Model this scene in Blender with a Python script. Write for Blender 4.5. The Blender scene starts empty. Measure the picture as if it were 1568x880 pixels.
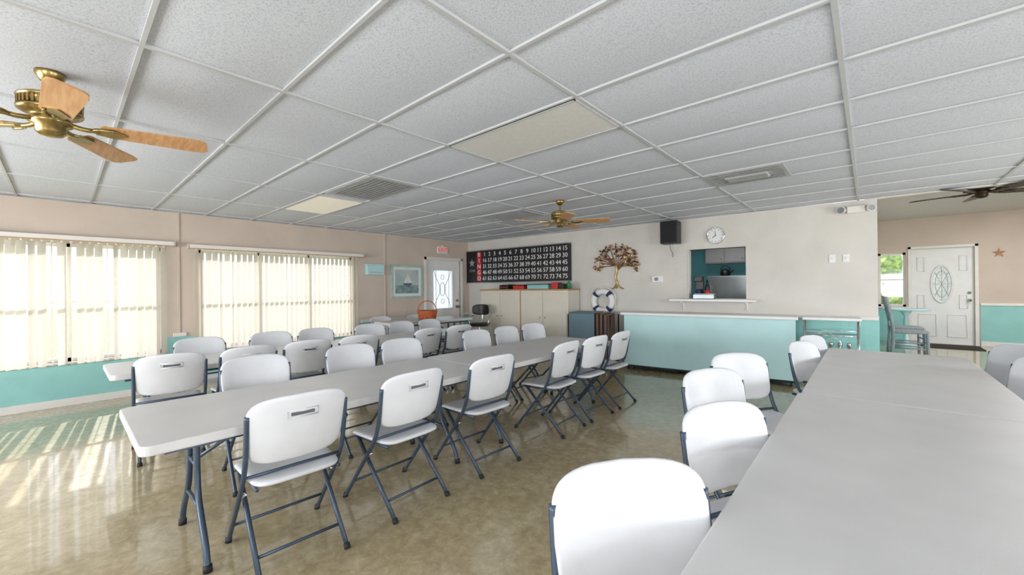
import bpy,bmesh,math,random
from mathutils import Vector,Matrix
random.seed(7)
R=math.radians
scene=bpy.context.scene
try:
    scene.view_settings.view_transform='Standard'
    scene.view_settings.look='None'
except Exception: pass

# ---------------------------------------------------------------- materials
def lin(c):
    o=[]
    for v in c:
        v=v/255.0
        o.append(v/12.92 if v<=0.04045 else ((v+0.055)/1.055)**2.4)
    return o
def M(name,rgb,rough=.5,metal=0,var=0.06,nscale=6,bump=0,bscale=80,emit=0,coat=0,rgb2=None,detail=4,spec=None):
    m=bpy.data.materials.new(name); m.use_nodes=True
    nt=m.node_tree; b=nt.nodes['Principled BSDF']
    c=lin(rgb)
    tc=nt.nodes.new('ShaderNodeTexCoord')
    if var>0 or rgb2:
        n=nt.nodes.new('ShaderNodeTexNoise'); n.inputs['Scale'].default_value=nscale; n.inputs['Detail'].default_value=detail
        r=nt.nodes.new('ShaderNodeValToRGB')
        c2=lin(rgb2) if rgb2 else [min(1,x*(1+var)) for x in c]
        c1=c if rgb2 else [x*(1-var) for x in c]
        r.color_ramp.elements[0].position=.35; r.color_ramp.elements[1].position=.65
        r.color_ramp.elements[0].color=(*c1,1); r.color_ramp.elements[1].color=(*c2,1)
        nt.links.new(tc.outputs['Object'],n.inputs['Vector']); nt.links.new(n.outputs['Fac'],r.inputs['Fac'])
        nt.links.new(r.outputs['Color'],b.inputs['Base Color'])
    else: b.inputs['Base Color'].default_value=(*c,1)
    b.inputs['Roughness'].default_value=rough; b.inputs['Metallic'].default_value=metal
    if coat: b.inputs['Coat Weight'].default_value=coat
    if spec is not None: b.inputs['Specular IOR Level'].default_value=spec
    if bump:
        n2=nt.nodes.new('ShaderNodeTexNoise'); n2.inputs['Scale'].default_value=bscale; n2.inputs['Detail'].default_value=3
        bp=nt.nodes.new('ShaderNodeBump'); bp.inputs['Strength'].default_value=bump; bp.inputs['Distance'].default_value=.01
        nt.links.new(tc.outputs['Object'],n2.inputs['Vector']); nt.links.new(n2.outputs['Fac'],bp.inputs['Height'])
        nt.links.new(bp.outputs['Normal'],b.inputs['Normal'])
    if emit:
        b.inputs['Emission Color'].default_value=(*c,1); b.inputs['Emission Strength'].default_value=emit
    return m
def wood(name,a,b_,rough=.4,axis=0):
    m=M(name,a,rough,0,0); nt=m.node_tree; b=nt.nodes['Principled BSDF']
    tc=nt.nodes.new('ShaderNodeTexCoord'); mp=nt.nodes.new('ShaderNodeMapping')
    sc=[14,14,14]; sc[axis]=1.2; mp.inputs['Scale'].default_value=sc
    n=nt.nodes.new('ShaderNodeTexNoise'); n.inputs['Scale'].default_value=4; n.inputs['Detail'].default_value=6
    r=nt.nodes.new('ShaderNodeValToRGB'); r.color_ramp.elements[0].position=.35; r.color_ramp.elements[1].position=.65
    r.color_ramp.elements[0].color=(*lin(a),1); r.color_ramp.elements[1].color=(*lin(b_),1)
    nt.links.new(tc.outputs['Object'],mp.inputs['Vector']); nt.links.new(mp.outputs['Vector'],n.inputs['Vector'])
    nt.links.new(n.outputs['Fac'],r.inputs['Fac']); nt.links.new(r.outputs['Color'],b.inputs['Base Color'])
    return m
def translucent(name,rgb,frac=.5,rough=.6,trgb=None):
    m=M(name,rgb,rough,0,.03,20); nt=m.node_tree; b=nt.nodes['Principled BSDF']; out=nt.nodes['Material Output']
    t=nt.nodes.new('ShaderNodeBsdfTranslucent'); t.inputs['Color'].default_value=(*lin(trgb or rgb),1)
    mx=nt.nodes.new('ShaderNodeMixShader'); mx.inputs['Fac'].default_value=frac
    nt.links.new(b.outputs[0],mx.inputs[1]); nt.links.new(t.outputs[0],mx.inputs[2]); nt.links.new(mx.outputs[0],out.inputs['Surface'])
    return m
def pane(name,gl=.08):
    m=bpy.data.materials.new(name); m.use_nodes=True; nt=m.node_tree; out=nt.nodes['Material Output']
    nt.nodes.remove(nt.nodes['Principled BSDF'])
    a=nt.nodes.new('ShaderNodeBsdfTransparent'); g=nt.nodes.new('ShaderNodeBsdfGlossy'); g.inputs['Roughness'].default_value=.03
    mx=nt.nodes.new('ShaderNodeMixShader'); mx.inputs['Fac'].default_value=gl
    nt.links.new(a.outputs[0],mx.inputs[1]); nt.links.new(g.outputs[0],mx.inputs[2]); nt.links.new(mx.outputs[0],out.inputs['Surface'])
    return m

m_wallL=M('wall_paint_beige',(205,190,178),.8,0,.04,2,.25,60)
m_wallB=M('wall_paint_cream',(214,210,204),.8,0,.04,2,.35,45)
m_teal=M('teal_paint',(146,202,199),.6,0,.05,3,.35,40)
m_tealbar=M('teal_bar_panel',(186,223,226),.45,0,.03,3)
m_trim=M('white_trim',(228,225,220),.4,0,.02)
m_grid=M('ceiling_grid_enamel',(194,195,197),.5,0,.02)
m_white=M('white_paint',(232,232,232),.4,0,.02)
m_plastic=M('white_chair_plastic',(222,224,229),.38,0,.02,10,.05,250)
m_table=M('table_plastic',(210,209,209),.33,0,.03,4,.08,300)
m_tube=M('blue_grey_steel',(72,86,104),.35,.35,.05)
m_rubber=M('black_rubber',(28,28,30),.6,0,.05)
m_black=M('black_plastic',(20,20,22),.4,0,.05)
m_slot_shade=M('grip_slot_shade',(96,98,104),.6,0,.05)  # dark grey that paints the shade inside the hand slot
m_brass=M('antique_brass',(168,146,96),.3,1,.15,20)
m_brassd=M('dark_bronze',(58,46,36),.4,.7,.1,20)
m_blade=wood('oak_blade',(186,134,86),(206,160,110),.38,0)
m_bladed=wood('dark_blade',(48,34,26),(70,50,38),.4,0)
m_chrome=M('chrome',(210,212,215),.15,1,.02)
m_steel=M('stainless',(160,165,168),.35,.6,.04)
m_cab=M('cream_cabinet',(222,215,202),.45,0,.03,3)
m_oakline=wood('oak_trim',(170,130,90),(190,150,108),.5,0)
m_red=M('red_plastic',(196,40,44),.4,0,.05)
m_green=M('green_plastic',(40,130,80),.4,0,.05)
m_digit=M('white_digit',(240,240,240),.5,0,0)
m_navy=M('navy_band',(34,44,84),.6,0,.05)
m_orange=M('orange_wicker',(184,98,54),.6,0,.3,40,.5,90)
m_bronze=M('copper_leaf',(130,92,66),.35,.7,.3,14)
m_gold=M('gold_leaf',(176,150,90),.35,.7,.25,14)
m_wine=M('burgundy_leaf',(100,56,54),.4,.6,.3,14)
m_greyw=wood('grey_wash_wood',(128,138,146),(160,168,172),.6,2)
m_slate=M('slate_blue_laminate',(84,110,122),.5,0,.06)
m_brown=M('brown_edge',(96,70,54),.6,0,.1)
m_slat=translucent('blind_vinyl',(222,215,204),.30,.6,(236,231,222))
m_frost=translucent('frosted_glass',(225,230,235),.6,.15)
m_pane=pane('window_glass')
m_lead=M('lead_came',(70,70,75),.4,.6,.05)
m_panel_off=M('light_diffuser_off',(220,219,214),.5,0,.03,30)
m_panel_on=M('light_diffuser_on',(250,244,226),.5,0,.02,30,emit=.15)
m_vent=M('vent_grey',(180,181,181),.6,0,.05)
m_ventd=M('vent_dark',(146,147,148),.7,0,.1,30)
m_mat=M('door_mat_fibre',(50,46,46),.95,0,.2,50,.5,200)
m_grass=M('grass',(128,138,104),.95,0,.25,3)
m_leafy=M('hedge_green',(134,160,92),.9,0,.5,8,.6,20)
m_pop=M('popcorn_ceiling',(214,212,208),.95,0,.08,60,.9,120)
m_kwall=M('kitchen_teal_wall',(104,168,176),.7,0,.04)
m_kcab=M('kitchen_cabinet',(160,160,160),.5,0,.04)

# ceiling tile
m_tile=M('acoustic_tile',(206,209,214),.9,0,0)
nt=m_tile.node_tree; b=nt.nodes['Principled BSDF']
tc=nt.nodes.new('ShaderNodeTexCoord'); n=nt.nodes.new('ShaderNodeTexNoise'); n.inputs['Scale'].default_value=110; n.inputs['Detail'].default_value=3
r=nt.nodes.new('ShaderNodeValToRGB'); r.color_ramp.elements[0].position=.34; r.color_ramp.elements[1].position=.52
r.color_ramp.elements[0].color=(*lin((186,191,201)),1); r.color_ramp.elements[1].color=(*lin((211,215,223)),1)
nt.links.new(tc.outputs['Object'],n.inputs['Vector']); nt.links.new(n.outputs['Fac'],r.inputs['Fac']); nt.links.new(r.outputs['Color'],b.inputs['Base Color'])
bp=nt.nodes.new('ShaderNodeBump'); bp.inputs['Strength'].default_value=.2; bp.inputs['Distance'].default_value=.003
nt.links.new(n.outputs['Fac'],bp.inputs['Height']); nt.links.new(bp.outputs['Normal'],b.inputs['Normal'])

# floor
m_floor=M('mottled_vinyl_floor',(150,136,100),.1,0,0,coat=.6)
nt=m_floor.node_tree; b=nt.nodes['Principled BSDF']; tc=nt.nodes.new('ShaderNodeTexCoord')
b.inputs['Coat Roughness'].default_value=.05
n=nt.nodes.new('ShaderNodeTexNoise'); n.inputs['Scale'].default_value=13; n.inputs['Detail'].default_value=12; n.inputs['Roughness'].default_value=.76; n.inputs['Distortion'].default_value=.4
r=nt.nodes.new('ShaderNodeValToRGB'); e=r.color_ramp.elements
e[0].position=.26; e[0].color=(*lin((142,127,97)),1); e[1].position=.76; e[1].color=(*lin((206,195,166)),1)
k=e.new(.5); k.color=(*lin((176,162,129)),1)
nt.links.new(tc.outputs['Object'],n.inputs['Vector']); nt.links.new(n.outputs['Fac'],r.inputs['Fac'])
nb=nt.nodes.new('ShaderNodeTexNoise'); nb.inputs['Scale'].default_value=1.6; nb.inputs['Detail'].default_value=4
rb=nt.nodes.new('ShaderNodeValToRGB'); rb.color_ramp.elements[0].position=.35; rb.color_ramp.elements[1].position=.65
rb.color_ramp.elements[0].color=(.86,.84,.81,1); rb.color_ramp.elements[1].color=(1,1,1,1)
mxc=nt.nodes.new('ShaderNodeMix'); mxc.data_type='RGBA'; mxc.blend_type='MULTIPLY'; mxc.inputs[0].default_value=1
nt.links.new(tc.outputs['Object'],nb.inputs['Vector']); nt.links.new(nb.outputs['Fac'],rb.inputs['Fac'])
nt.links.new(r.outputs['Color'],mxc.inputs[6]); nt.links.new(rb.outputs['Color'],mxc.inputs[7]); nt.links.new(mxc.outputs[2],b.inputs['Base Color'])
n2=nt.nodes.new('ShaderNodeTexNoise'); n2.inputs['Scale'].default_value=5; n2.inputs['Detail'].default_value=2
bp=nt.nodes.new('ShaderNodeBump'); bp.inputs['Strength'].default_value=.035; bp.inputs['Distance'].default_value=.02
nt.links.new(tc.outputs['Object'],n2.inputs['Vector']); nt.links.new(n2.outputs['Fac'],bp.inputs['Height']); nt.links.new(bp.outputs['Normal'],b.inputs['Normal']); nt.links.new(bp.outputs['Normal'],b.inputs['Coat Normal'])
mr=nt.nodes.new('ShaderNodeMapRange'); mr.inputs['To Min'].default_value=.1; mr.inputs['To Max'].default_value=.24
nt.links.new(n.outputs['Fac'],mr.inputs['Value']); nt.links.new(mr.outputs['Result'],b.inputs['Roughness'])

# ---------------------------------------------------------------- mesh builder
class MB:
    def __init__(s): s.bm=bmesh.new(); s.mats=[]
    def mi(s,m):
        if m not in s.mats: s.mats.append(m)
        return s.mats.index(m)
    def merge(s,t,mat,smooth=False,mx=None):
        bmesh.ops.recalc_face_normals(t,faces=t.faces)
        i=s.mi(mat)
        for f in t.faces: f.material_index=i; f.smooth=smooth
        if mx is not None: bmesh.ops.transform(t,matrix=mx,verts=t.verts)
        me=bpy.data.meshes.new('tmp'); t.to_mesh(me); t.free(); s.bm.from_mesh(me); bpy.data.meshes.remove(me)
    def box(s,c,sz,mat,bev=0,rot=None,seg=2):
        t=bmesh.new(); bmesh.ops.create_cube(t,size=1)
        bmesh.ops.scale(t,vec=sz,verts=t.verts)
        if bev: bmesh.ops.bevel(t,geom=t.edges[:],offset=bev,segments=seg,affect='EDGES',profile=.5)
        mx=Matrix.Translation(c)
        if rot is not None: mx=mx@rot
        s.merge(t,mat,bool(bev) and seg>2,mx)
    def b2(s,x0,x1,y0,y1,z0,z1,mat,bev=0):
        s.box(((x0+x1)/2,(y0+y1)/2,(z0+z1)/2),(abs(x1-x0),abs(y1-y0),abs(z1-z0)),mat,bev)
    def tube(s,pts,r,mat,seg=8,closed=False,mx=None,smooth_n=0,rads=None):
        P=[Vector(p) for p in pts]
        for _ in range(smooth_n):
            Q=[P[0]] if not closed else []
            rng=range(len(P)-1) if not closed else range(len(P))
            for i in rng:
                a=P[i]; c=P[(i+1)%len(P)]
                Q+= [a.lerp(c,.25),a.lerp(c,.75)]
            if not closed: Q.append(P[-1])
            P=Q
        t=bmesh.new(); rings=[]; N=len(P); up=None
        for i in range(N):
            if closed: d=(P[(i+1)%N]-P[i-1])
            else: d=(P[min(i+1,N-1)]-P[max(i-1,0)])
            d.normalize()
            if up is None:
                up=Vector((0,0,1)) if abs(d.z)<.9 else Vector((1,0,0))
            x=d.cross(up); x.normalize(); y=x.cross(d); up=y
            rr=rads[i] if rads else r
            rings.append([t.verts.new(P[i]+(x*math.cos(2*math.pi*k/seg)+y*math.sin(2*math.pi*k/seg))*rr) for k in range(seg)])
        for i in range(N if closed else N-1):
            A=rings[i];B=rings[(i+1)%N]
            for k in range(seg): t.faces.new((A[k],A[(k+1)%seg],B[(k+1)%seg],B[k]))
        if not closed:
            t.faces.new(rings[0][::-1]); t.faces.new(rings[-1])
        s.merge(t,mat,True,mx)
    def lathe(s,prof,mat,seg=28,mx=None):
        t=bmesh.new(); rings=[]
        for (r,z) in prof:
            r=max(r,1e-4)
            rings.append([t.verts.new((r*math.cos(2*math.pi*k/seg),r*math.sin(2*math.pi*k/seg),z)) for k in range(seg)])
        for A,B in zip(rings,rings[1:]):
            for k in range(seg): t.faces.new((A[k],A[(k+1)%seg],B[(k+1)%seg],B[k]))
        s.merge(t,mat,True,mx)
    def poly(s,pts,z0,z1,mat,mx=None,bev=0):
        t=bmesh.new()
        vs=[t.verts.new((p[0],p[1],z0)) for p in pts]; f=t.faces.new(vs)
        g=bmesh.ops.extrude_face_region(t,geom=[f]); nv=[v for v in g['geom'] if isinstance(v,bmesh.types.BMVert)]
        bmesh.ops.translate(t,vec=(0,0,z1-z0),verts=nv)
        if bev:
            bmesh.ops.recalc_face_normals(t,faces=t.faces)
            ed=[e for e in t.edges if abs(e.verts[0].co.z-e.verts[1].co.z)<1e-6]
            bmesh.ops.bevel(t,geom=ed,offset=bev,segments=2,affect='EDGES',profile=.5)
        s.merge(t,mat,False,mx)
    def shell(s,W,H,th,mat,fn,nexp=4.5,seg=44,smooth=True):
        t=bmesh.new(); rs=[0,.3,.55,.75,.87,.94,.98,1]
        sg=lambda v:(1 if v>=0 else -1)
        def mk(side):
            L=[]
            for r_ in rs:
                off=side*th/2*math.sqrt(max(0,1-r_**14))
                ring=[]
                if r_==0: ring=[t.verts.new(fn(0,0,off))]
                else:
                    for k in range(seg):
                        a=2*math.pi*k/seg; c=math.cos(a); d=math.sin(a)
                        ring.append(t.verts.new(fn(W*r_*sg(c)*abs(c)**(2/nexp),H*r_*sg(d)*abs(d)**(2/nexp),off)))
                L.append(ring)
            return L
        for L in (mk(1),mk(-1)):
            for k in range(seg): t.faces.new((L[0][0],L[1][k],L[1][(k+1)%seg]))
            for A,B in zip(L[1:],L[2:]):
                for k in range(seg): t.faces.new((A[k],A[(k+1)%seg],B[(k+1)%seg],B[k]))
        bmesh.ops.remove_doubles(t,verts=t.verts,dist=1e-5)
        s.merge(t,mat,smooth)
    def text(s,body,size,mat,x,y,z,depth=.003,mx=None):
        cu=bpy.data.curves.new('t','FONT'); cu.body=body; cu.size=size; cu.extrude=depth; cu.align_x='CENTER'; cu.align_y='CENTER'; cu.resolution_u=2
        ob=bpy.data.objects.new('t',cu); scene.collection.objects.link(ob)
        bpy.context.view_layer.update()
        me=bpy.data.meshes.new_from_object(ob.evaluated_get(bpy.context.evaluated_depsgraph_get()))
        t=bmesh.new(); t.from_mesh(me); bpy.data.meshes.remove(me)
        bpy.data.objects.remove(ob); bpy.data.curves.remove(cu)
        bmesh.ops.translate(t,vec=(x,y,z),verts=t.verts)
        s.merge(t,mat,False,mx)
    def mesh(s,name):
        me=bpy.data.meshes.new(name); s.bm.to_mesh(me); s.bm.free()
        for m in s.mats: me.materials.append(m)
        return me
def place(name,me,mx=None,loc=None,rz=0):
    o=bpy.data.objects.new(name,me); scene.collection.objects.link(o)
    if mx is None: mx=Matrix.Translation(loc or (0,0,0))@Matrix.Rotation(rz,4,'Z')
    o.matrix_world=mx
    return o
def done(mb,name,mx=None,loc=None,rz=0): return place(name,mb.mesh(name),mx,loc,rz)
def FR(ox,oy,deg):
    a=R(deg); sx,sy=math.cos(a),math.sin(a)
    return Matrix(((sx,0,sy,ox),(sy,0,-sx,oy),(0,1,0,0),(0,0,0,1)))
def T(x,y,z): return Matrix.Translation((x,y,z))

H=2.70
XL=-7.93
BA=math.degrees(math.atan(.056))
F_left=FR(XL,0,90)          # x=world y
F_back=FR(XL,7.2,BA)
F_entry=FR(0,12,0)
F_right=FR(4,12,-90)
F_near=FR(4,-3.2,180)
F_side=FR(.1,7.65,90)
def S(x): return (x-XL)*1.0016   # world x -> s along back wall

def wallboxes(mb,L0,L1,z0,z1,n0,n1,ops,mat):
    xs=L0
    for (a,b_,c,d) in sorted(ops):
        if a>xs: mb.b2(xs,a,z0,z1,n0,n1,mat)
        if c>z0: mb.b2(a,b_,z0,min(c,z1),n0,n1,mat)
        if d<z1: mb.b2(a,b_,d,z1,n0,n1,mat)
        xs=b_
    if xs<L1: mb.b2(xs,L1,z0,z1,n0,n1,mat)

W1=(-1.75,1.0,.58,2.15); W2=(1.45,4.0,.58,2.15); D1=(5.83,6.91,0,2.19)
mb=MB(); wallboxes(mb,-3.35,7.2,0,H,-.15,0,[W1,W2,D1],m_wallL); done(mb,'wall_left',F_left)
mb=MB(); wallboxes(mb,-3.2,7.2,0,.8,0.001,.012,[(W1[0]-.05,W1[1]+.05,.54,9),(W2[0]-.05,W2[1]+.05,.54,9),(D1[0]-.075,D1[1]+.075,0,9)],m_teal); done(mb,'wainscot_left',F_left)
mb=MB()
for a,b_ in ((1.13,1.29),(4.16,5.755),(6.985,7.2)): mb.b2(a,b_,.8,.86,0,.03,m_trim,.005)
done(mb,'trim_1',F_left)
mb=MB()
for a,b_ in ((-3.2,5.755),(6.985,7.2)): mb.b2(a,b_,0,.1,0.012,.028,m_trim,.004)
done(mb,'baseboard_left',F_left)
mb=MB()
for y in (1.2,4.72): mb.b2(y-.018,y+.018,.86,H,0,.02,m_wallL,.004)
done(mb,'trim_2',F_left)
# back wall
PT=(S(-2.41),S(-1.52),1.27,2.14)
mb=MB(); wallboxes(mb,0,S(.1),0,H,-.13,0,[PT],m_wallB); done(mb,'wall_back',F_back)
mb=MB(); mb.b2(S(-3.3),S(.1),0,.98,.001,.012,m_teal); done(mb,'wainscot_back',F_back)
mb=MB(); mb.b2(S(-3.3),S(.1),.98,1.03,0,.035,m_trim,.005); done(mb,'trim_3',F_back)
# side wall of hall
mb=MB(); mb.b2(0,4.35,0,2.87,-.13,0,m_wallB); done(mb,'wall_hall',F_side)
mb=MB(); mb.b2(0.01,4.33,0,1.05,.001,.012,m_teal); done(mb,'wainscot_hall',F_side)
ED=(.68,1.57,.25,2.22); SW=(.16,.60,1.0,2.16)
mb=MB(); wallboxes(mb,.1,4.15,0,2.87,-.15,0,[SW,ED],m_wallL); done(mb,'wall_entry',F_entry)
mb=MB(); mb.b2(1.64,4,.25,1.05,.001,.012,m_teal); mb.b2(.12,.61,.25,.95,.001,.012,m_teal); done(mb,'wainscot_entry',F_entry)
mb=MB(); mb.b2(1.64,4,1.05,1.1,0,.03,m_trim,.005); done(mb,'trim_4',F_entry)
mb=MB(); mb.b2(1.64,4,.25,.35,.012,.026,m_trim,.004); done(mb,'baseboard_entry',F_entry)
RW=[(2.2,3.8,.8,2.2),(5.2,8.2,.8,2.2),(9.2,12.6,.8,2.2)]  # unseen openings, added to let light in from the right
mb=MB(); wallboxes(mb,0,15.2,0,2.87,-.15,0,RW,m_wallL); done(mb,'wall_right',F_right)
NW=[(1.2,4.6,.8,2.2),(6.2,10.2,.8,2.2)]  # out-of-view openings behind the camera, added for light
mb=MB(); wallboxes(mb,-.15,11.93,0,H,-.15,0,NW,m_wallL); done(mb,'wall_near',F_near)
# floors
mb=MB(); mb.b2(-8.08,4.15,-3.35,12.15,-.12,0,m_floor); done(mb,'floor')
mb=MB(); mb.b2(.1,4,8.5,12,0.0,.25,m_floor,.01); done(mb,'floor_entry')
# kitchen
mb=MB(); mb.b2(-4.1,-4,7.6,10.1,0,H,m_kwall); mb.b2(-4,-.03,10,10.1,0,H,m_kwall); done(mb,'wall_kitchen')
mb=MB(); mb.b2(-4.1,-.03,7.7,10.1,H,H+.05,m_white); done(mb,'ceiling_kitchen')
mb=MB(); mb.b2(.0,4.1,7.65,12.15,2.87,2.95,m_pop); mb.b2(.1,4.0,7.65,7.75,2.70,2.87,m_trim); done(mb,'ceiling_entry')

# ceiling tiles
gx=[-.10+1.27*k for k in range(-7,5)]; gy=[.27+.633*k for k in range(-6,13)]
gx=[XL-.05]+[g for g in gx if XL<g<4]+[4.05]; gy=[-3.25]+[g for g in gy if -3.2<g<7.6]+[7.66]
mb=MB(); t=bmesh.new()
for i in range(len(gx)-1):
    for j in range(len(gy)-1):
        x0,x1,y0,y1=gx[i],gx[i+1],gy[j],gy[j+1]
        sag=random.uniform(.006,.018); nx,ny=4,8
        V=[[t.verts.new((x0+(x1-x0)*a/nx,y0+(y1-y0)*c/ny,H+.012-sag*(math.sin(math.pi*c/ny)**.8)*(.6+.4*math.sin(math.pi*a/nx)))) for c in range(ny+1)] for a in range(nx+1)]
        for a in range(nx):
            for c in range(ny): t.faces.new((V[a][c],V[a][c+1],V[a+1][c+1],V[a+1][c]))
mb.merge(t,m_tile,True)
mb.b2(XL-.1,4.1,-3.3,7.66,H+.03,H+.1,m_white)
done(mb,'ceiling')
mb=MB()
for g in gx[1:-1]: mb.b2(g-.012,g+.012,-3.2,7.64,H-.005,H+.01,m_grid)
for g in gy[1:-1]: mb.b2(XL,4,g-.0095,g+.0095,H-.004,H+.01,m_grid)
mb.b2(XL,XL+.025,-3.2,7.19,H-.006,H,m_grid); mb.b2(XL,4,-3.2,-3.175,H-.006,H,m_grid)
done(mb,'trim_ceiling_grid')
def cell(x,y):
    i=max(k for k in range(len(gx)) if gx[k]<x); j=max(k for k in range(len(gy)) if gy[k]<y)
    return gx[i]+.014,gx[i+1]-.014,gy[j]+.012,gy[j+1]-.012
for (x,y),kind in (((-2.0,2.49),m_panel_off),((-5.8,2.49),m_panel_on)):
    x0,x1,y0,y1=cell(x,y); mb=MB(); mb.b2(x0,x1,y0,y1,H-.009,H+.005,kind)
    mb.b2(x0,x1,y0,y0+.012,H-.012,H,m_grid); mb.b2(x0,x1,y1-.012,y1,H-.012,H,m_grid)
    mb.b2(x0,x0+.012,y0,y1,H-.012,H,m_grid); mb.b2(x1-.012,x1,y0,y1,H-.012,H,m_grid)
    done(mb,'ceiling_light_panel')
def vent(x0,x1,y,lm,reg=False):
    _,_,y0,y1=cell((x0+x1)/2,y); mb=MB()
    mb.b2(x0,x1,y0,y1,H-.010,H+.004,m_vent)
    n_=10
    for k in range(n_):
        yy=y0+.04+(y1-y0-.08)*(k+.5)/n_
        if reg and abs(yy-(y0+y1)/2)<.12: 
            mb.box((x0+.08,yy,H-.014),(.1,.03,.004),lm,0,Matrix.Rotation(.5,4,'X')); mb.box((x1-.08,yy,H-.014),(.1,.03,.004),lm,0,Matrix.Rotation(.5,4,'X'))
        else: mb.box(((x0+x1)/2,yy,H-.014),(x1-x0-.08,.03,.004),lm,0,Matrix.Rotation(.5,4,'X'))
    if reg:
        xm=(x0+x1)/2; ym=(y0+y1)/2
        mb.b2(xm-.2,xm+.2,ym-.11,ym+.11,H-.03,H-.008,m_vent,.006)
        for k in range(5): mb.b2(xm-.18,xm+.18,ym-.09+k*.042,ym-.078+k*.042,H-.034,H-.029,m_ventd)
    done(mb,'ceiling_vent')
vent(-5.0,-3.93,2.49,m_ventd); vent(-1.355,-.62,5.0,m_vent,True); vent(-4.9,-4.0,5.0,m_vent)

# windows
def window(name,F,w,nm=3,n=-.09):
    a,b_,c,d=w; mb=MB(); f=.045
    mb.b2(a,b_,c,c+f,n-.03,n+.03,m_trim); mb.b2(a,b_,d-f,d,n-.03,n+.03,m_trim)
    for k in range(nm+1):
        x=a+(b_-a-f)*k/nm; mb.b2(x,x+f,c,d,n-.03,n+.03,m_trim)
    mb.b2(a,b_,(c+d)/2-.015,(c+d)/2+.015,n-.02,n+.02,m_trim)
    mb.b2(a+.01,b_-.01,c+.01,d-.01,n-.003,n+.003,m_pane)
    mb.b2(a-.03,b_+.03,c-.03,c,-.1,.035,m_trim,.004)
    return done(mb,name,F)
window('window_1',F_left,W1); window('window_2',F_left,W2)
window('window_3',F_entry,SW,1)
for i,w in enumerate(RW): window('window_%d'%(4+i),F_right,w,2)
for i,w in enumerate(NW): window('window_%d'%(7+i),F_near,w,3)
def blind(a,b_,z0,z1,F,gaps=()):
    mb=MB(); rnd=random.Random(int(a*10)+50)
    n=int((b_-a)/.082)
    for i in range(n):
        x=a+(i+.5)*(b_-a)/n; ang=R(-27+rnd.uniform(-9,9))
        if rnd.random()<.10: ang=R(-50)
        if any(abs(x-g)<.045 for g in gaps): ang=R(96)
        t=bmesh.new(); w=.090; cols=[]
        for k in range(5):
            uu=(k/4-.5)*w; nn=.009*(1-(2*k/4-1)**2)
            px=x+uu*math.cos(ang)-nn*math.sin(ang); pn=.085+uu*math.sin(ang)+nn*math.cos(ang)
            cols.append((t.verts.new((px,z0+rnd.uniform(0,.006),pn)),t.verts.new((px,z1,pn))))
        for A,B in zip(cols,cols[1:]): t.faces.new((A[0],B[0],B[1],A[1]))
        mb.merge(t,m_slat,True)
        mb.b2(x-.01,x+.01,z1-.005,z1+.03,.08,.09,m_trim)
    mb.b2(a-.06,b_+.09,z1+.02,z1+.09,.02,.15,m_trim,.006)
    mb.b2(a-.06,b_+.09,z1+.018,z1+.03,.145,.16,m_oakline)
    for s_ in (a-.06,b_+.078): mb.b2(s_,s_+.012,z1+.02,z1+.09,0,.15,m_trim)
    done(mb,'vertical_blind',F)
blind(-1.8,1.06,.55,2.15,F_left,(-.05,.12,.42)); blind(1.36,4.07,.56,2.13,F_left)

# exit door (left wall)
def frame_(mb,a,b_,z0,z1,w=.07):
    mb.b2(a-w,a,z0,z1+w,-.15,.02,m_trim,.004); mb.b2(b_,b_+w,z0,z1+w,-.15,.02,m_trim,.004); mb.b2(a-w,b_+w,z1,z1+w,-.15,.02,m_trim,.004)
a,b_,c,d=D1
mb=MB(); frame_(mb,a,b_,0,d)
ga,gb,gc,gd=6.07,6.67,1.0,1.95
wallboxes(mb,a+.005,b_-.005,.01,d-.005,-.1,-.055,[(ga,gb,gc,gd)],m_white)
mb.b2(ga,gb,gc,gd,-.08,-.075,m_frost)
for (p,q,r_,s_) in ((ga-.03,gb+.03,gc-.03,gc),(ga-.03,gb+.03,gd,gd+.03),(ga-.03,ga,gc,gd),(gb,gb+.03,gc,gd)): mb.b2(p,q,r_,s_,-.055,-.04,m_white,.004)
cx=(ga+gb)/2; cz=(gc+gd)/2
for k in (-1,1):
    mb.tube([(cx+k*.27,gc,-.07),(cx+k*.2,gc+.2,-.07),(cx+k*.02,cz,-.07),(cx+k*.2,gd-.2,-.07),(cx+k*.27,gd,-.07)],.006,m_lead,5,smooth_n=3)
    mb.tube([(cx+k*.2,gc,-.07),(cx+k*.2,gd,-.07)],.005,m_lead,5)
mb.tube([(cx,cz-.22,-.07),(cx+.12,cz,-.07),(cx,cz+.22,-.07),(cx-.12,cz,-.07)],.006,m_lead,5,closed=True,smooth_n=2)
mb.tube([(cx,cz-.38,-.07),(cx+.07,cz-.3,-.07),(cx,cz-.22,-.07),(cx-.07,cz-.3,-.07)],.005,m_lead,5,closed=True,smooth_n=2)
mb.tube([(cx,cz+.38,-.07),(cx+.07,cz+.3,-.07),(cx,cz+.22,-.07),(cx-.07,cz+.3,-.07)],.005,m_lead,5,closed=True,smooth_n=2)
for q in ((a+.15,cx-.06),(cx+.06,b_-.15)): 
    mb.b2(q[0],q[1],.25,.8,-.056,-.047,m_white,.006)
mb.lathe([(.0,.07),(.03,.065),(.035,.045),(.015,.03),(.015,0),(.035,0)],m_brass,16,T(b_-.09,1.02,-.055))
mb.lathe([(.0,.03),(.03,.025),(.032,0)],m_brass,16,T(b_-.09,1.18,-.055))
done(mb,'door_1',F_left)
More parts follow.
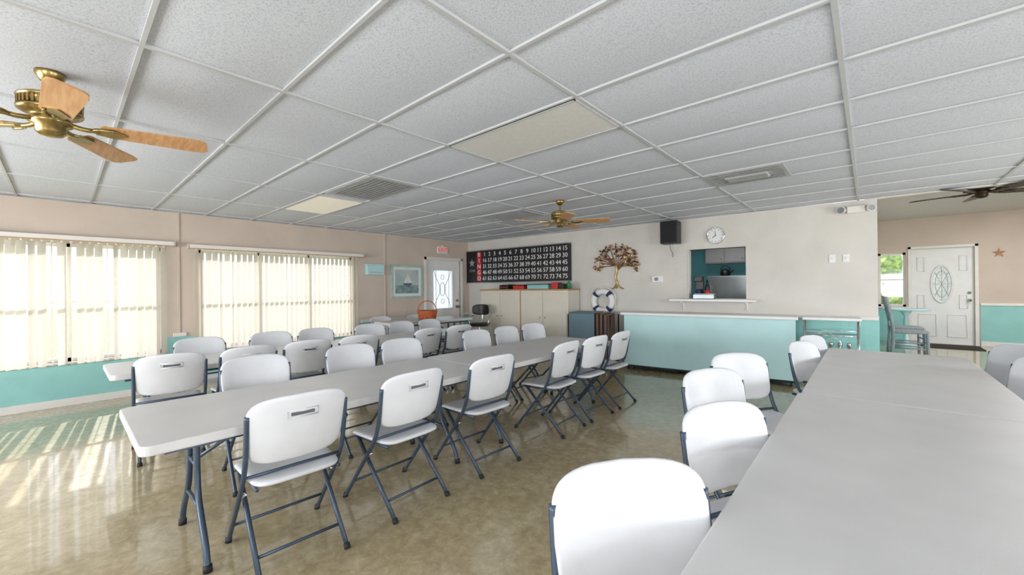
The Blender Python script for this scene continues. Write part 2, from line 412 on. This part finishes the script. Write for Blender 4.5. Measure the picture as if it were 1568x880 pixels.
# entry door
a,b_,c,d=ED
mb=MB(); frame_(mb,a,b_,.25,d,.05)
mb.b2(a,b_,.255,d-.005,-.1,-.055,m_white)
cx=(a+b_)/2
oval=[(cx+.15*math.cos(R(q)),1.48+.38*math.sin(R(q))) for q in range(0,360,10)]
m_ovalg=M('etched_oval_glass',(206,214,212),.2,0,.12,30)
mb.poly(oval,-.056,-.048,m_ovalg)
mb.tube([(p[0],p[1],-.048) for p in oval],.018,m_white,8,closed=True)
mb.tube([(cx+.09*math.cos(R(q)),1.48+.27*math.sin(R(q)),-.046) for q in range(0,360,15)],.004,m_steel,5,closed=True)
for q in range(0,180,45): mb.tube([(cx-.14*math.cos(R(q)),1.48-.35*math.sin(R(q)),-.046),(cx+.14*math.cos(R(q)),1.48+.35*math.sin(R(q)),-.046)],.003,m_steel,4)
def ring_rect(x0,x1,z0,z1,mat=m_white,n=-.052):
    mb.tube([(x0,z0,n),(x1,z0,n),(x1,z1,n),(x0,z1,n)],.011,mat,6,closed=True)
for k in (-1,1):
    ring_rect(cx+k*.08,cx+k*.34,.4,.85); ring_rect(cx+k*.25,cx+k*.35,.98,1.25); ring_rect(cx+k*.25,cx+k*.35,1.75,2.05)
mb.lathe([(0,.07),(.03,.06),(.012,.03),(.03,0)],m_chrome,14,T(b_-.07,1.15,-.055)); mb.lathe([(0,.03),(.028,.02),(.028,0)],m_chrome,14,T(b_-.07,1.3,-.055))
done(mb,'door_2',F_entry)
mb=MB(); mb.b2(.75,1.6,11.2,11.85,.25,.265,m_mat,.005); done(mb,'door_mat')

# ---------------------------------------------------------------- folding chair
def chair_mesh():
    mb=MB()
    yl=lambda z:-.14-.215*(z-.5)
    z0,Hh,W=.745,.18,.255
    def fb(u,v,off):
        uu=u*(1+.045*v/Hh); z=z0+v+.014*(1-(u/W)**2)*(1 if v>0 else .2)
        return Vector((uu,yl(z)-.028+.05*(u/W)**2-off,z))
    mb.shell(W,Hh,.03,m_plastic,fb,4.6,52)
    def fs(u,v,off):
        e=(u/.235)**2
        zz=.482-.012*(1-e)*(1-(v/.24)**2)-(.024*max(0,(v-.14)/.1)**2)+off
        return Vector((u*(1+.05*v/.24),v+.015,zz))
    mb.shell(.236,.245,.036,m_plastic,fs,5.5,52)
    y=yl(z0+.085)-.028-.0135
    mb.box((0,y,z0+.085),(.12,.006,.02),m_slot_shade,.0025)  # slightly raised box; dark colour stands in for the shaded grip hole
    mb.tube([(-.078,y-.003,z0+.066),(.078,y-.003,z0+.066),(.078,y-.003,z0+.106),(-.078,y-.003,z0+.106)],.0035,m_plastic,5,closed=True)
    for k in (-1,1):
        mb.tube([(k*.252,.28,.01),(k*.252,.06,.28),(k*.252,-.1,.48),(k*.252,-.16,.6),(k*.252,-.2,.85)],.0135,m_tube,8,smooth_n=2)
        mb.tube([(k*.218,-.29,.01),(k*.218,.16,.455)],.0135,m_tube,8)
        mb.tube([(k*.252,.285,0.0),(k*.252,.272,.028)],.018,m_rubber,8)
        mb.tube([(k*.218,-.295,0.0),(k*.218,-.278,.026)],.018,m_rubber,8)
        mb.tube([(k*.21,-.2,.46),(k*.21,.2,.453)],.01,m_tube,6)
        mb.lathe([(0,.006),(.012,.004),(.012,-.03)],m_chrome,10,T(k*.252,-.02,.38)@Matrix.Rotation(R(90)*k,4,'Y'))
    mb.tube([(-.218,-.19,.105),(.218,-.19,.105)],.009,m_tube,8)
    mb.tube([(-.252,.17,.145),(.252,.17,.145)],.009,m_tube,8)
    mb.tube([(-.21,.15,.45),(.21,.15,.45)],.009,m_tube,8)
    mb.tube([(-.25,-.115,.505),(.25,-.115,.505)],.009,m_tube,8)
    return mb.mesh('folding_chair')
CH=chair_mesh()
def chair(x,y,face,j=0):
    place('folding_chair',CH,loc=(x,y,0),rz=R(face-90+j))
rj=random.Random(3)
for y,j in ((.89,-3),(1.62,2),(2.42,-2),(3.5,3),(4.12,-3),(4.74,1)): chair(-2.57,y,180,j)
for y in (1.1,1.95,2.54,3.7,4.3,4.9): chair(-3.73,y,0,rj.uniform(-5,5))
for y in (.68,1.27,1.87,2.48,3.5,4.1): chair(-4.95,y,180,rj.uniform(-5,5))
for y in (1.12,1.88,2.47,3.3,3.9,4.5): chair(-5.82,y,0,rj.uniform(-5,5))
for x,y in ((-7.25,4.35),(-7.22,5.2)): chair(x,y,0,4)
for x,y,j in ((-.40,1.05,-38),(-.33,1.97,-27),(-.60,2.78,-28),(-.64,3.56,-38),(-.29,4.76,-20),(-.27,5.40,-20)): chair(x,y,0,j)
for y in (4.72,5.52): chair(.80,y,180,28)

# ---------------------------------------------------------------- folding table
def table_mesh(W,L,TZ=.78):
    mb=MB(); r_=.05; pts=[]
    for (sx,sy,a0) in ((1,1,0),(-1,1,90),(-1,-1,180),(1,-1,270)):
        for k in range(7):
            a=R(a0+k*15); pts.append((sx*(W/2-r_)+r_*math.cos(a),sy*(L/2-r_)+r_*math.sin(a)))
    mb.poly(pts,TZ-.05,TZ,m_table,None,.008)
    for k in (-1,1):
        mb.b2(k*(W/2-.09)-.012,k*(W/2-.09)+.012,-L/2+.1,L/2-.1,TZ-.08,TZ-.048,m_tube)
        y=k*(L/2-.28)
        mb.b2(-W/2+.09,W/2-.09,y-.016,y+.016,TZ-.085,TZ-.05,m_tube)
        for q in (-1,1):
            mb.tube([(q*.1,y,TZ-.06),(q*.1,y,.42),(q*.14,y,.3),(q*.30,y,.12),(q*.33,y,.01)],.0165,m_tube,10,smooth_n=2)
            mb.tube([(q*.335,y,0),(q*.328,y,.035)],.022,m_rubber,10)
        mb.tube([(-.15,y,.28),(.15,y,.28)],.012,m_tube,8)
        mb.tube([(-.1,y,.5),(.1,y,.5)],.012,m_tube,8)
        mb.tube([(0,y,.5),(0,y-k*.42,TZ-.06)],.011,m_tube,8)
    return mb.mesh('folding_table')
TL=table_mesh(.96,2.3)
for i,(x,y) in enumerate(((-2.98,1.38),(-3.0,3.69))): place('folding_table',TL,loc=(x,y,0))
TL2=table_mesh(.85,2.3)
for x,y in ((-5.28,1.42),(-5.28,3.73)): place('folding_table',TL2,loc=(x,y,0))
TR=table_mesh(1.05,2.5)
for x,y in ((.18,4.54),(.165,2.035),(.15,-.47)): place('folding_table',TR,loc=(x,y,0))
place('folding_table',table_mesh(.8,1.85,.88),loc=(-6.62,4.85,0))
# basket
mb=MB(); mb.lathe([(0,0.004),(.14,0),(.16,.03),(.19,.15),(.195,.18),(.175,.18),(.14,.03),(0,.02)],m_orange,30)
for z,r_ in ((.03,.162),(.07,.174),(.11,.184),(.175,.195)): mb.tube([(r_*math.cos(R(q)),r_*math.sin(R(q)),z) for q in range(0,360,12)],.008,m_orange,6,closed=True)
for k in range(24):
    a=R(15*k); mb.tube([(.162*math.cos(a),.162*math.sin(a),.01),(.195*math.cos(a),.195*math.sin(a),.175)],.005,m_orange,5)
mb.tube([(.185*math.cos(R(q)),0,.17+.2*math.sin(R(q))) for q in range(0,181,12)],.011,m_orange,8)
done(mb,'wicker_basket',loc=(-6.58,4.85,.881),rz=R(40))

# ---------------------------------------------------------------- ceiling fans
def fan(name,x,y,a0,met,bl,z=H-.003,up=0):
    mb=MB(); U=T(0,0,up)
    mb.lathe([(0,0),(.06,0),(.06,-.015),(.04,-.05),(.016,-.065)],met,28)
    mb.lathe([(.012,-.06),(.012,-.15+up)],met,12)
    mb.lathe([(.012,-.14),(.05,-.145),(.10,-.155),(.124,-.168),(.127,-.176),(.118,-.18),(.118,-.226),(.127,-.23),(.124,-.242),(.1,-.255),(.075,-.262),(.075,-.275),(.085,-.28),(.085,-.3),(.06,-.312),(.06,-.345),(.045,-.362),(.018,-.37),(0,-.371)],met,36,U)
    for k in range(36):
        a=2*math.pi*k/36; mb.box((.120*math.cos(a),.120*math.sin(a),-.203+up),(.007,.009,.04),met,0,Matrix.Rotation(a,4,'Z'))
    for k in range(5):
        Rz=U@Matrix.Rotation(R(a0+72*k),4,'Z')
        mb.tube([(.07,0,-.29),(.13,0,-.305),(.19,0,-.30)],.013,met,8,mx=Rz,smooth_n=2)
        for q in (-1,1): mb.tube([(.15,0,-.304),(.19,q*.04,-.302),(.26,q*.042,-.302)],.008,met,6,mx=Rz,smooth_n=1)
        mx=Rz@T(0,0,-.297)@Matrix.Rotation(R(-13),4,'X')
        pts=[(.2,-.05),(.215,-.06),(.6,-.075),(.66,-.068),(.68,-.045),(.68,.045),(.66,.068),(.6,.075),(.215,.06),(.2,.05)]
        mb.poly(pts,-.004,.004,bl,mx,.0015)
        mb.poly([(.17,-.03),(.25,-.05),(.29,-.02),(.31,0),(.29,.02),(.25,.05),(.17,.03)],-.010,-.004,met,mx)
    done(mb,name,loc=(x,y,z))
fan('ceiling_fan',-3.33,-.03,5,m_brass,m_blade,up=.02)
fan('ceiling_fan',-3.2,4.62,28,m_brass,m_blade)
fan('ceiling_fan',1.11,7.98,20,m_brassd,m_bladed,2.868,.10)

# ---------------------------------------------------------------- bar counter
ang=math.degrees(math.atan2(.30,2.53))
F_bar=FR(-3.33,6.8,ang)
mb=MB()
mb.b2(0,2.55,.09,.985,-.42,0,m_tealbar,.004)
mb.b2(-.05,2.58,.985,1.03,-.46,.06,m_white,.01)
mb.b2(0,2.55,.065,.09,-.42,0.004,m_black)
for xx in (.06,.86,1.69,2.49):
    for nn in (-.05,-.37): mb.lathe([(0,-.015),(.03,-.015),(.033,0),(.03,.015),(0,.015)],m_rubber,14,T(xx,.033,nn)@Matrix.Rotation(R(90),4,'Y')); mb.b2(xx-.014,xx+.014,.03,.07,nn-.014,nn+.014,m_steel)
mb.b2(2.55,2.552,.09,.985,-.42,0,m_steel)
done(mb,'bar_counter',F_bar)
# chrome shelf rack
mb=MB()
for x in (0,.60):
    for y in (0,.3): mb.tube([(x,y,0),(x,y,1.0)],.011,m_chrome,8)
for z in (.12,.52,.78):
    mb.tube([(0,0,z),(.60,0,z),(.60,.3,z),(0,.3,z)],.008,m_chrome,6,closed=True)
    for k in range(1,12): mb.tube([(.60*k/12,0,z),(.60*k/12,.3,z)],.004,m_chrome,5)
    mb.tube([(0,0,z+.07),(.60,0,z+.07)],.005,m_chrome,5)
mb.b2(-.02,.63,-.03,.33,.99,1.03,m_white,.008)
mb.tube([(.31+.1*math.cos(R(q)),.0,.66+.1*math.sin(R(q))) for q in range(0,360,20)],.006,m_chrome,6,closed=True)
for k in range(5): mb.lathe([(.001,0),(.028,0),(.004,.01),(.004,.06),(.03,.09),(.027,.14)],m_chrome,12,T(.1+.1*k,.14,.525))
done(mb,'glass_rack',loc=(-.70,7.15,0),rz=R(3))

# folded table trolley
mb=MB()
mb.b2(-.4,.4,-.25,.25,.1,.14,m_black,.01)
for x in (-.34,.34):
    for y in (-.2,.2): mb.lathe([(0,-.015),(.045,-.015),(.05,0),(.045,.015),(0,.015)],m_rubber,16,T(x,y,.05)@Matrix.Rotation(R(90),4,'X')); mb.b2(x-.012,x+.012,y-.03,y+.03,.05,.11,m_steel)
for k in range(10):
    x=-.36+.075*k
    mb.box((x,0,.57+.008*(k%3)),(.045,.46,.86),m_slate if k<6 else m_brown,.012)
    mb.tube([(x+.03,-.18,.2),(x+.03,-.18,.95)],.008,m_tube,6)
mb.box((-.13,-.24,.6),(.5,.02,.82),m_slate,.008)
mb.box((-.13,0,1.02),(.5,.5,.02),m_slate,.008)
for x in (-.41,.41): mb.tube([(x,-.22,.14),(x,-.22,.98),(x,.22,.98),(x,.22,.14)],.012,m_black,8)
done(mb,'folded_table_trolley',loc=(-3.86,6.62,0),rz=R(8))

# cabinet
mb=MB()
mb.b2(0,2.42,.02,1.43,-.48,0,m_cab,.004); mb.b2(-.02,2.44,1.43,1.46,-.48,.02,m_oakline,.004); mb.b2(0.02,2.4,0,.03,-.45,-.03,m_black)
for k in range(4):
    x0=.03+k*.595; mb.b2(x0,x0+.575,.1,1.38,0,.018,m_cab,.006)
    xk=x0+(.52 if k%2==0 else .055); mb.lathe([(0,.03),(.012,.025),(.006,.01),(.01,0)],m_brass,10,T(xk,.85,.018))
mb.b2(1.2,1.215,.05,1.42,0,.022,m_oakline)
done(mb,'storage_cabinet',F_back@T(S(-7.04),0,.5))
top=F_back@T(S(-7.04),1.462,.5)
mb=MB(); mb.b2(0,.26,0,.1,-.35,-.1,m_black,.01); mb.b2(.05,.21,.1,.12,-.3,-.15,m_steel,.004)
for k in range(3): mb.b2(.04+.07*k,.08+.07*k,.03,.05,-.1,-.095,m_red)
done(mb,'radio_receiver',top@T(.5,0,0))
mb=MB(); mb.b2(0,.55,0,.09,-.3,-.05,m_teal,.01); mb.b2(-.01,.56,.09,.115,-.31,-.04,m_slate,.006); done(mb,'storage_box',top@T(1.35,0,0))
mb=MB(); mb.b2(0,.3,0,.08,-.25,-.05,m_red,.008); mb.b2(-.01,.31,.08,.1,-.26,-.04,m_black,.005); done(mb,'cash_box',top@T(.95,0,0))
mb=MB(); mb.b2(0,.16,0,.14,-.25,-.05,m_red,.01); mb.b2(.17,.3,0,.11,-.25,-.05,m_black,.01); mb.lathe([(0,0),(.04,0),(.04,.12),(.015,.15),(.015,.19),(0,.19)],m_green,14,T(.38,0,-.15)@Matrix.Rotation(R(-90),4,'X')); done(mb,'game_supplies',top@T(1.98,0,0))

# bingo board
mb=MB(); BW,BH=3.1,.80
mb.b2(0,BW,0,BH,.0,.09,m_black,.006)
mb.b2(.0,BW,-.02,0,.0,.1,m_steel,.003); mb.b2(.0,BW,BH,BH+.02,.0,.1,m_steel,.003)
m_tilek=M('board_cell_black',(38,40,44),.3,0,.05)
m_logo=M('grey_print',(150,155,165),.5,0,0)
star=[]
for k in range(10):
    rr=.11 if k%2==0 else .045; a=R(90+36*k); star.append((.2+rr*math.cos(a),.5+rr*math.sin(a)))
mb.poly(star,.091,.095,m_logo); mb.text('CLUB',.08,m_logo,.2,.3,.093)
mb.b2(.38,.53,.03,BH-.03,.09,.096,m_red)
c0=.56; cw=(BW-.02-c0)/15; rh=(BH-.04)/5
for i,l in enumerate('BINGO'):
    mb.text(l,.15,m_digit,.455,BH-.02-rh*(i+.5),.098)
    for j in range(15):
        x=c0+cw*j; y=BH-.02-rh*(i+1)
        mb.b2(x+.008,x+cw-.008,y+.01,y+rh-.01,.088,.094,m_tilek)
        mb.text(str(i*15+j+1),.14,m_digit,x+cw/2,y+rh/2,.095)
done(mb,'bingo_board',F_back@T(.02,1.64,.01))

# exit sign
m_exit=M('exit_red_lit',(220,40,36),.4,0,0,emit=.5)
mb=MB(); mb.b2(-.15,.15,0,.17,0,.05,m_white,.008); mb.text('EXIT',.15,m_exit,0,.085,.052,.003); mb.b2(-.02,.02,.17,.2,.01,.04,m_white); done(mb,'exit_sign',F_left@T(6.3,2.36,.001))
# picture
m_art=M('seascape_print',(196,206,200),.6,0,0,rgb2=(150,178,182),nscale=2.5,detail=6)
mb=MB(); fw=.05; w,h=.84,.76
m_frame=M('mint_frame',(168,200,190),.5,0,.08,10)
for (p,q,r_,s_) in ((0,w,0,fw),(0,w,h-fw,h),(0,fw,fw,h-fw),(w-fw,w,fw,h-fw)): mb.b2(p,q,r_,s_,0,.03,m_frame,.006)
mb.b2(fw,w-fw,fw,h-fw,0,.012,m_white); mb.b2(.11,w-.11,.11,h-.11,.012,.014,m_art)
mb.b2(.11,w-.11,.11,.3,.014,.0155,M('print_sea',(130,156,156),.6,0,.3,9))
mb.poly([(.34,.29),(.52,.29),(.56,.34),(.31,.34)],.0155,.018,m_slate); mb.poly([(.42,.35),(.55,.36),(.43,.56)],.0155,.018,m_white); mb.poly([(.41,.35),(.33,.36),(.41,.5)],.0155,.018,m_white)
done(mb,'framed_picture',F_left@T(4.86,1.28,.001))
mb=MB(); mb.b2(-.2,.2,0,.2,0,.12,m_tealbar,.008); mb.b2(-.21,.21,.2,.225,0,.13,m_tealbar,.005); mb.b2(-.15,.15,.05,.055,.12,.124,m_slate); done(mb,'wall_mail_box',F_left@T(4.45,1.8,.001))

# tree wall art
mb=MB(); rt=random.Random(5)
trunk=[(-.02,-.46,.02),(.03,-.36,.025),(-.03,-.24,.03),(.02,-.1,.03),(0,.0,.03)]
mb.tube(trunk,.02,m_gold,8,smooth_n=2)
mb.tube([(-.1,-.47,.02),(-.03,-.43,.02),(.02,-.3,.03)],.012,m_gold,6,smooth_n=2); mb.tube([(.15,-.47,.02),(.05,-.43,.02),(0,-.3,.03)],.012,m_gold,6,smooth_n=2)
for k in range(13):
    a=R(-15+210*k/12); L_=rt.uniform(.3,.42)
    p2=(L_*math.cos(a)*1.12,.05+L_*math.sin(a)*.85,.03)
    mb.tube([(0,-.12+.01*k,.03),(p2[0]*.3,.0+p2[1]*.3,.04),(p2[0]*.7,p2[1]*.62,.03),p2],.008,m_bronze,6,smooth_n=2)
for k in range(150):
    a=rt.uniform(R(-25),R(205)); rr=math.sqrt(rt.uniform(.06,1))*.44
    c=(rr*math.cos(a)*1.1,.04+rr*math.sin(a)*.88,.03+rt.uniform(0,.03)); s_=rt.uniform(.018,.03); an=rt.uniform(0,6.28)
    pts=[(s_*math.cos(R(q))*1.3,s_*.7*math.sin(R(q))) for q in range(0,360,45)]
    mb.poly(pts,0,.003,rt.choice([m_bronze,m_gold,m_wine,m_bronze]),T(*c)@Matrix.Rotation(an,4,'Z')@Matrix.Rotation(rt.uniform(-.5,.5),4,'X'))
done(mb,'metal_tree_wall_art',F_back@T(S(-3.78),1.92,.004))
# life ring
mb=MB(); rr=.2
for k in range(8):
    a0=k*45; m_=m_navy if k%2 else m_white
    span=(a0-8,a0+8) if k%2 else (a0-37,a0+37)
    r0=.066 if k%2 else .062
    mb.tube([(rr*math.cos(R(q)),rr*math.sin(R(q)),.07) for q in [span[0]+(span[1]-span[0])*i/8 for i in range(9)]],r0,m_,14)
mb.tube([((.275+.03*abs(math.sin(R(2*q))))*math.cos(R(q)),(.275+.03*abs(math.sin(R(2*q))))*math.sin(R(q)),.08) for q in range(0,360,10)],.009,m_trim,6,closed=True)
mb.tube([(0,.27,.05),(0,.33,.0)],.006,m_trim,6)
done(mb,'life_ring',F_back@T(S(-4.06),1.2,.004))
mb=MB(); mb.b2(-.1,.1,-.06,.06,0,.03,m_white,.008); mb.b2(-.05,.02,-.03,.03,.03,.033,m_ventd); done(mb,'thermostat',F_back@T(S(-2.97),1.63,.001))
# speaker
mb=MB(); mb.b2(-.15,.15,-.2,.2,.1,.34,m_black,.012)
m_gr=M('speaker_grille',(34,34,36),.9,0,.3,200); mb.b2(-.13,.13,-.18,.18,.34,.35,m_gr,.003); mb.b2(-.03,.03,-.03,.03,0,.1,m_black)
mb.tube([(-.04,-.2,.15),(-.05,-.3,.05),(-.02,-.36,.01),(-.03,-.42,.006)],.004,m_black,5,smooth_n=2); mb.tube([(.04,-.2,.15),(.06,-.32,.04),(.09,-.4,.006)],.004,m_white,5,smooth_n=2)
done(mb,'wall_speaker',F_back@T(S(-2.66),2.45,.001))
# clock
mb=MB(); mb.lathe([(0,0),(.14,0),(.145,.02),(.135,.035),(.125,.03),(.125,.02),(0,.02)],m_chrome,36); mb.lathe([(0,.021),(.124,.021)],m_white,36)
for k in range(12):
    a=R(30*k); mb.box((.105*math.cos(a),.105*math.sin(a),.023),(.02,.006,.002),m_black,0,Matrix.Rotation(a,4,'Z'))
mb.box((.0,.035,.026),(.006,.08,.002),m_black,0,Matrix.Rotation(R(10),4,'Z')); mb.box((-.022,-.02,.028),(.008,.06,.002),m_black,0,Matrix.Rotation(R(-50),4,'Z')); mb.lathe([(0,.032),(.008,.03),(.008,.02)],m_black,10)
done(mb,'wall_clock',F_back@T(S(-1.97),2.36,.001))
for x in (-.40,-.24):
    mb=MB(); mb.b2(-.038,.038,-.06,.06,0,.008,m_white,.003); mb.b2(-.008,.008,-.015,.015,.008,.018,m_trim,.002); done(mb,'light_switch',F_back@T(S(x),1.88,.001))
# emergency light
mb=MB(); mb.b2(-.1,.1,-.05,.05,0,.07,m_trim,.012)
for k in (-1,1):
    mx=T(k*.15,.0,.05)@Matrix.Rotation(R(25*k),4,'Y'); mb.lathe([(0,-.04),(.035,-.03),(.055,.03),(.055,.05),(.045,.045),(0,.04)],m_trim,20,mx); mb.lathe([(0,.047),(.044,.047)],m_steel,20,mx)
    mb.tube([(k*.08,0,.04),(k*.15,0,.04)],.012,m_trim,8)
done(mb,'emergency_light',F_back@T(S(-.13),2.57,.001))
# pass-through trim and shelf
mb=MB(); a,b_,c,d=PT
for (p,q,r_,s_) in ((a-.02,a,c,d),(b_,b_+.02,c,d),(a-.02,b_+.02,d,d+.02)): mb.b2(p,q,r_,s_,-.14,.008,m_wallB,.003)
mb.b2(S(-2.69),S(-1.37),1.225,1.265,-.16,.24,m_white,.008)
for s_ in (S(-2.5),S(-1.5)): mb.b2(s_-.012,s_+.012,1.08,1.225,0,.02,m_trim); mb.b2(s_-.012,s_+.012,1.2,1.225,0,.18,m_trim)
done(mb,'pass_through_shelf',F_back)
Fs=F_back@T(S(-2.33),1.267,0)
mb=MB(); mb.b2(0,.34,0,.08,-.05,.14,m_steel,.008); mb.b2(.02,.32,.08,.09,-.04,.13,m_trim,.004); done(mb,'napkin_box',Fs@T(.02,0,.03))
mb=MB(); mb.b2(-.0,.14,0,.04,-.12,.02,m_black,.01); mb.b2(0,.14,.04,.4,-.12,-.07,m_black,.01); mb.b2(0,.14,.3,.4,-.12,.02,m_black,.012); mb.lathe([(0,0),(.05,0),(.055,.08),(.04,.12),(0,.12)],m_navy,16,T(.07,.05,-.02)@Matrix.Rotation(R(-90),4,'X')); done(mb,'coffee_maker',Fs@T(-.02,0,-.1))
mb=MB(); mb.lathe([(0,0),(.04,0),(.042,.2),(.015,.27),(.015,.33),(0,.33)],m_black,16,Matrix.Rotation(R(-90),4,'X')); mb.lathe([(.0401,.05),(.043,.05),(.043,.15),(.04,.15)],m_red,16,Matrix.Rotation(R(-90),4,'X')); done(mb,'bottle',Fs@T(.2,0,-.08))
# kitchen furniture
mb=MB(); mb.b2(0,.8,0,.66,.02,1.15,m_steel,.01); mb.b2(0,.8,0,.66,1.17,1.7,m_steel,.01); mb.b2(.05,.08,-.05,-.02,.6,1.1,m_chrome); mb.b2(.05,.08,-.05,-.02,1.22,1.5,m_chrome); mb.b2(.055,.075,-.03,0,.62,.66,m_chrome);mb.b2(.055,.075,-.03,0,1.24,1.28,m_chrome); done(mb,'refrigerator',loc=(-2.62,9.3,0))
mb=MB(); mb.b2(0,1.6,0,.33,0,.68,m_kcab,.004)
for k in range(4): mb.b2(.01+.4*k,.39+.4*k,-.018,0,.02,.66,m_kcab,.006); mb.lathe([(0,.02),(.01,.02),(.006,0)],m_brass,8,T(.35+.4*k,-.018,.1)@Matrix.Rotation(R(90),4,'X'))
done(mb,'upper_cabinet',loc=(-2.75,9.66,1.98))
mb=MB(); mb.lathe([(0,0),(.09,0),(.1,.05),(.08,.12),(.02,.15),(0,.16)],m_black,20); mb.tube([(.09*math.cos(R(q)),0,.13+.09*math.sin(R(q))) for q in range(0,181,20)],.008,m_black,6); mb.tube([(.08,0,.05),(.15,0,.12)],.014,m_black,8); done(mb,'kettle',loc=(-2.3,9.5,1.702))

# office chair
mb=MB()
for k in range(5):
    a=R(72*k+10); mb.tube([(0,0,.1),(.26*math.cos(a),.26*math.sin(a),.07)],.016,m_black,8); mb.lathe([(0,-.012),(.027,-.012),(.03,0),(.027,.012),(0,.012)],m_rubber,12,T(.27*math.cos(a),.27*math.sin(a),.03)@Matrix.Rotation(R(90),4,'X')); mb.tube([(.27*math.cos(a),.27*math.sin(a),.03),(.27*math.cos(a),.27*math.sin(a),.075)],.008,m_steel,6)
mb.lathe([(.03,.1),(.03,.35),(.018,.35),(.018,.62)],m_chrome,14)
mb.shell(.22,.21,.07,m_black,lambda u,v,o:Vector((u,v,.68+o)),3.5)
mb.shell(.2,.12,.05,m_black,lambda u,v,o:Vector((u,-.22+.12*(u/.2)**2-o,1.0+v)),3.5)
mb.tube([(0,-.05,.64),(0,-.24,.66),(0,-.26,.94)],.014,m_chrome,8,smooth_n=2)
for k in (-1,1): mb.tube([(k*.2,.05,.64),(k*.25,.05,.84),(k*.25,-.12,.86),(k*.18,-.2,.86)],.013,m_chrome,8,smooth_n=2)
done(mb,'office_chair',loc=(-6.55,6.25,0),rz=R(-150))

# entry chairs
def slatchair():
    mb=MB()
    for k in (-1,1):
        mb.tube([(k*.2,.2,0),(k*.19,.19,.44)],.02,m_greyw,8); mb.tube([(k*.19,-.22,0),(k*.19,-.19,.45),(k*.19,-.23,.75),(k*.19,-.29,1.02)],.02,m_greyw,8,smooth_n=1)
        mb.tube([(k*.195,.19,.2),(k*.19,-.2,.2)],.012,m_greyw,6)
    mb.shell(.23,.22,.045,m_greyw,lambda u,v,o:Vector((u,v,.46+o)),5)
    for z,y in ((.6,-.21),(.78,-.235),(.98,-.28)): mb.box((0,y,z),(.38,.022,.07),m_greyw,.006)
    for x in (-.12,-.04,.04,.12): mb.box((x,-.245,.79),(.03,.014,.4),m_greyw,.003,Matrix.Rotation(R(10),4,'X'))
    mb.tube([(-.2,.19,.28),(.2,.19,.28)],.012,m_greyw,6)
    return mb.mesh('dining_chair')
SC=slatchair()
place('dining_chair',SC,loc=(.50,9.25,.25),rz=R(-90)); place('dining_chair',SC,loc=(.50,10.1,.25),rz=R(-84))
mb=MB(); mb.lathe([(0,.72),(.34,.72),(.36,.735),(.34,.75),(0,.75)],m_tealbar,32); mb.lathe([(.0,0),(.2,0),(.2,.03),(.04,.06),(.03,.3),(.045,.5),(.03,.6),(.1,.72)],m_tealbar,20); done(mb,'cafe_table',loc=(.55,11.1,.25))
mb=MB(); st=[]
for k in range(10):
    rr=.09 if k%2==0 else .035; a=R(90+36*k); st.append((rr*math.cos(a),rr*math.sin(a)))
mb.poly(st,0,.015,m_bronze); done(mb,'star_wall_decor',F_entry@T(1.88,2.07,.001))

# exterior
mb=MB(); mb.b2(-60,60,-60,60,-.3,-.15,m_grass); done(mb,'ground')
mb=MB(); rt=random.Random(9)
for k in range(46):
    t=bmesh.new(); bmesh.ops.create_icosphere(t,subdivisions=3,radius=rt.uniform(.3,.6))
    for v in t.verts: v.co*=1+rt.uniform(-.14,.14)
    mb.merge(t,m_leafy,False,T(rt.uniform(-1.5,3.5),rt.uniform(0,.8),rt.uniform(.2,2.3)))
done(mb,'hedge',loc=(0,18,-.1))

# ---------------------------------------------------------------- lights
w=bpy.data.worlds.new('World'); scene.world=w; w.use_nodes=True
bg=w.node_tree.nodes['Background']; bg.inputs['Color'].default_value=(.91,.955,1,1); bg.inputs['Strength'].default_value=2.6
def area(name,loc,d,sx,sy,e,col=(1,1,1)):
    l=bpy.data.lights.new(name,'AREA'); l.shape='RECTANGLE'; l.size=sx; l.size_y=sy; l.energy=e; l.color=col
    o=bpy.data.objects.new(name,l); scene.collection.objects.link(o); o.location=loc
    o.rotation_euler=Vector(d).to_track_quat('-Z','Z').to_euler()
dc=(.965,.985,1)
area('fill_right_1',(4.35,5.3,1.3),(-1,0,.35),3,1.4,270,dc)  # added fill lamps outside the unseen windows, tilted up to brighten the ceiling
area('fill_right_2',(4.35,1.1,1.3),(-1,0,.35),3.4,1.4,245,dc)
area('fill_near_1',(1.1,-3.55,1.3),(0,1,.35),3.4,1.4,270,dc)  # added fill from behind the camera, also aimed upward
area('fill_near_2',(-4.2,-3.55,1.3),(0,1,.35),4,1.4,360,dc)
area('kitchen_fill',(-2.2,8.7,2.66),(0,0,-1),.9,.4,9)  # added light without a fixture, brightens the kitchen behind the pass-through
area('entry_fill',(2.2,10,2.84),(0,0,-1),.9,.6,46)  # added overhead fill for the entry, no fitting there
s=bpy.data.lights.new('sun','SUN'); s.energy=7.5; s.angle=R(.6); s.color=(1,.975,.94)
o=bpy.data.objects.new('sun',s); scene.collection.objects.link(o); o.rotation_euler=Vector((.84,-.09,-.50)).to_track_quat('-Z','Z').to_euler(); o.location=(-12,3,6)

# ---------------------------------------------------------------- camera
cd=bpy.data.cameras.new('camera'); cd.sensor_width=36; cd.lens=36*614/1568; cd.clip_start=.05
co=bpy.data.objects.new('camera',cd); scene.collection.objects.link(co)
co.matrix_world=T(0,0,1.5)@Matrix.Rotation(R(41.64),4,'Z')@Matrix.Rotation(R(90),4,'X')@Matrix.Rotation(R(-.6),4,'Z')
scene.camera=co
